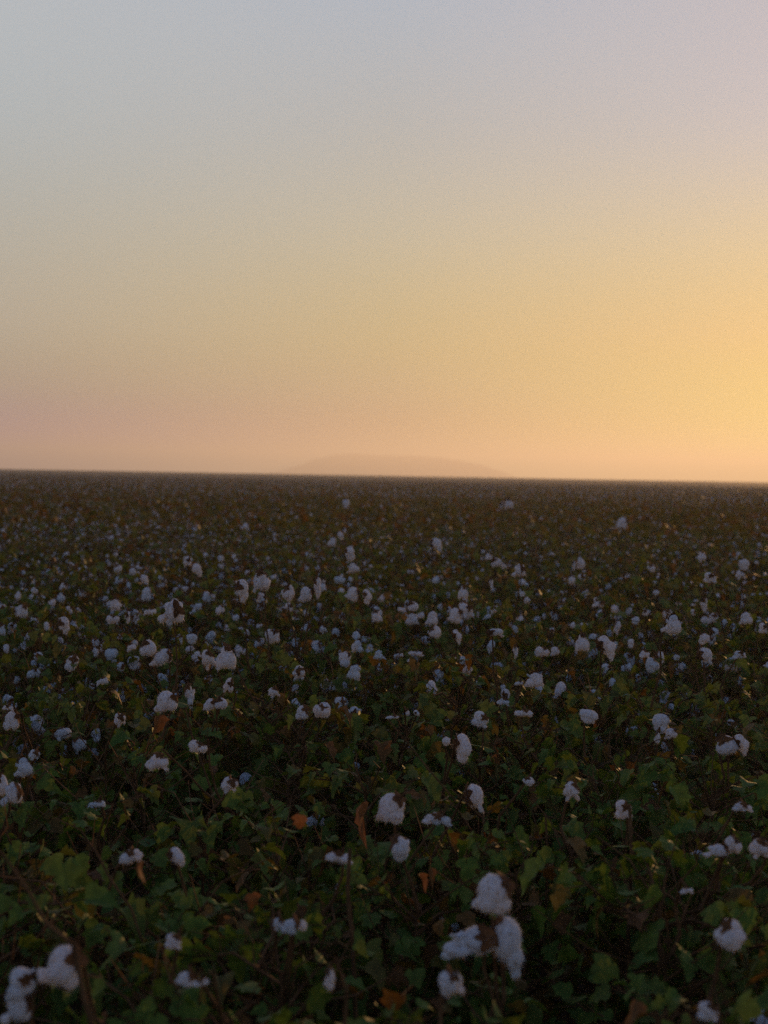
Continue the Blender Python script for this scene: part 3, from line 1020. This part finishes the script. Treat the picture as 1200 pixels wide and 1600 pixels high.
packs_far = [variant_pack(v, 1, r2, 0.06, 0.10) for v in far_variants]
scatter(field, packs_far, m3, r2, 0.9, 1.10)
# dense canopy surface of the far field, sinking into the foliage near by
ys = np.concatenate([np.arange(16, 60, 0.5), np.geomspace(60, 1100, 260)])
nx = 240
gx = np.linspace(-1, 1, nx)
X = gx[None, :] * (ys[:, None] * 0.42 + 6)
Y = np.repeat(ys[:, None], nx, 1)
Z = 0.72 + np.clip((Y - 60) / 200, 0, 1) * 0.24 + r2.normal(0, 0.06, X.shape) * np.clip(Y / 60, 0.5, 1.4)
gv = np.stack([X, Y, Z], 2).reshape(-1, 3)
ii = np.arange(len(ys) - 1)[:, None] * nx + np.arange(nx - 1)[None, :]
ii = ii.ravel()
gf = np.concatenate([np.stack([ii, ii + 1, ii + nx + 1], 1), np.stack([ii, ii + nx + 1, ii + nx], 1)])
tn = np.clip(r2.normal(0.88, 0.06, len(gf)), 0, 0.97)  # red-brown canopy tone carries the warm flare cast as leaf colour
field.add(gv, gf, 0, tn)
v, f, m, t = field.arrays()
print('field verts', len(v), 'tris', len(f))
fo = bpy.data.objects.new('cotton_field', make_mesh('cotton_field', v, f, m, t, MATS))
col.objects.link(fo)
fo['kind'] = 'stuff'
fo['label'] = 'dense mass of cotton plants running out to the horizon'
fo['category'] = 'cotton crop'

# ------------------------------------------------------------------ ground, hill, haze
gx = np.concatenate([[-4400, -900, -200], np.linspace(-40, 40, 60), [200, 900, 4400]])
gy = np.concatenate([[-300, -60], np.linspace(-4, 60, 60), [200, 900, 5200]])
GX, GY = np.meshgrid(gx, gy)
GZ = r2.normal(0, 0.012, GX.shape) * ((np.abs(GX) < 40) & (GY < 60))
gv = np.stack([GX, GY, GZ], 2).reshape(-1, 3)
nn = len(gx)
ii = (np.arange(len(gy) - 1)[:, None] * nn + np.arange(nn - 1)[None, :]).ravel()
gf = np.concatenate([np.stack([ii, ii + 1, ii + nn + 1], 1), np.stack([ii, ii + nn + 1, ii + nn], 1)])
g = bpy.data.objects.new('ground', make_mesh('ground', gv, gf, None, None, [M_SOIL]))
col.objects.link(g)
g['kind'] = 'structure'

HD = 4500.0
x0, x1 = (420 - 600) / FPX * HD, (800 - 600) / FPX * HD
prof_x = np.linspace(0, 1, 90)
prof = np.interp(prof_x, [0, .08, .17, .25, .33, .45, .6, .72, .82, .9, .96, 1], [0, .22, .62, .92, 1.0, .93, .95, .84, .66, .46, .24, 0])
prof = prof * 66 + noise3(np.stack([prof_x * 14, prof_x * 0, prof_x * 5], 1), 4, 7, 1.5) * 6.0 * (prof > 0.02)
rows = 24
HV = []
for j in range(rows):
    tt = j / (rows - 1)
    bump = math.sin(math.pi * tt) ** 0.7
    HV.append(np.stack([x0 + prof_x * (x1 - x0), np.full(90, HD - 200 + 400 * tt) + 60 * np.sin(prof_x * 5), np.maximum(prof * bump * (1 + 0.08 * math.sin(j * 2.3)), -0.5) - 0.4], 1))
HV = np.concatenate(HV)
ii = (np.arange(rows - 1)[:, None] * 90 + np.arange(89)[None, :]).ravel()
hf = np.concatenate([np.stack([ii, ii + 1, ii + 91], 1), np.stack([ii, ii + 91, ii + 90], 1)])
h = bpy.data.objects.new('hill', make_mesh('hill', HV, hf, None, None, [M_HILL]))
col.objects.link(h)
h['kind'] = 'structure'

bm = bmesh.new()
bmesh.ops.create_cube(bm, size=1)
me = bpy.data.meshes.new('haze')
bm.to_mesh(me)
bm.free()
hz = bpy.data.objects.new('haze', me)
hz.scale = (9000, 5700, 78)
hz.location = (0, 2450, -1.2 + 39)
col.objects.link(hz)
hz['kind'] = 'stuff'
mh = bpy.data.materials.new('haze_air')
mh.use_nodes = True
t = mh.node_tree
for n in list(t.nodes):
    t.nodes.remove(n)
mo = t.nodes.new('ShaderNodeOutputMaterial')
pv = t.nodes.new('ShaderNodeVolumePrincipled')
pv.inputs['Color'].default_value = (0.94, 0.91, 0.80, 1)
pv.inputs['Density'].default_value = 0.0006
pv.inputs['Anisotropy'].default_value = 0.52
t.links.new(pv.outputs[0], mo.inputs['Volume'])
me.materials.append(mh)
hz.visible_shadow = True
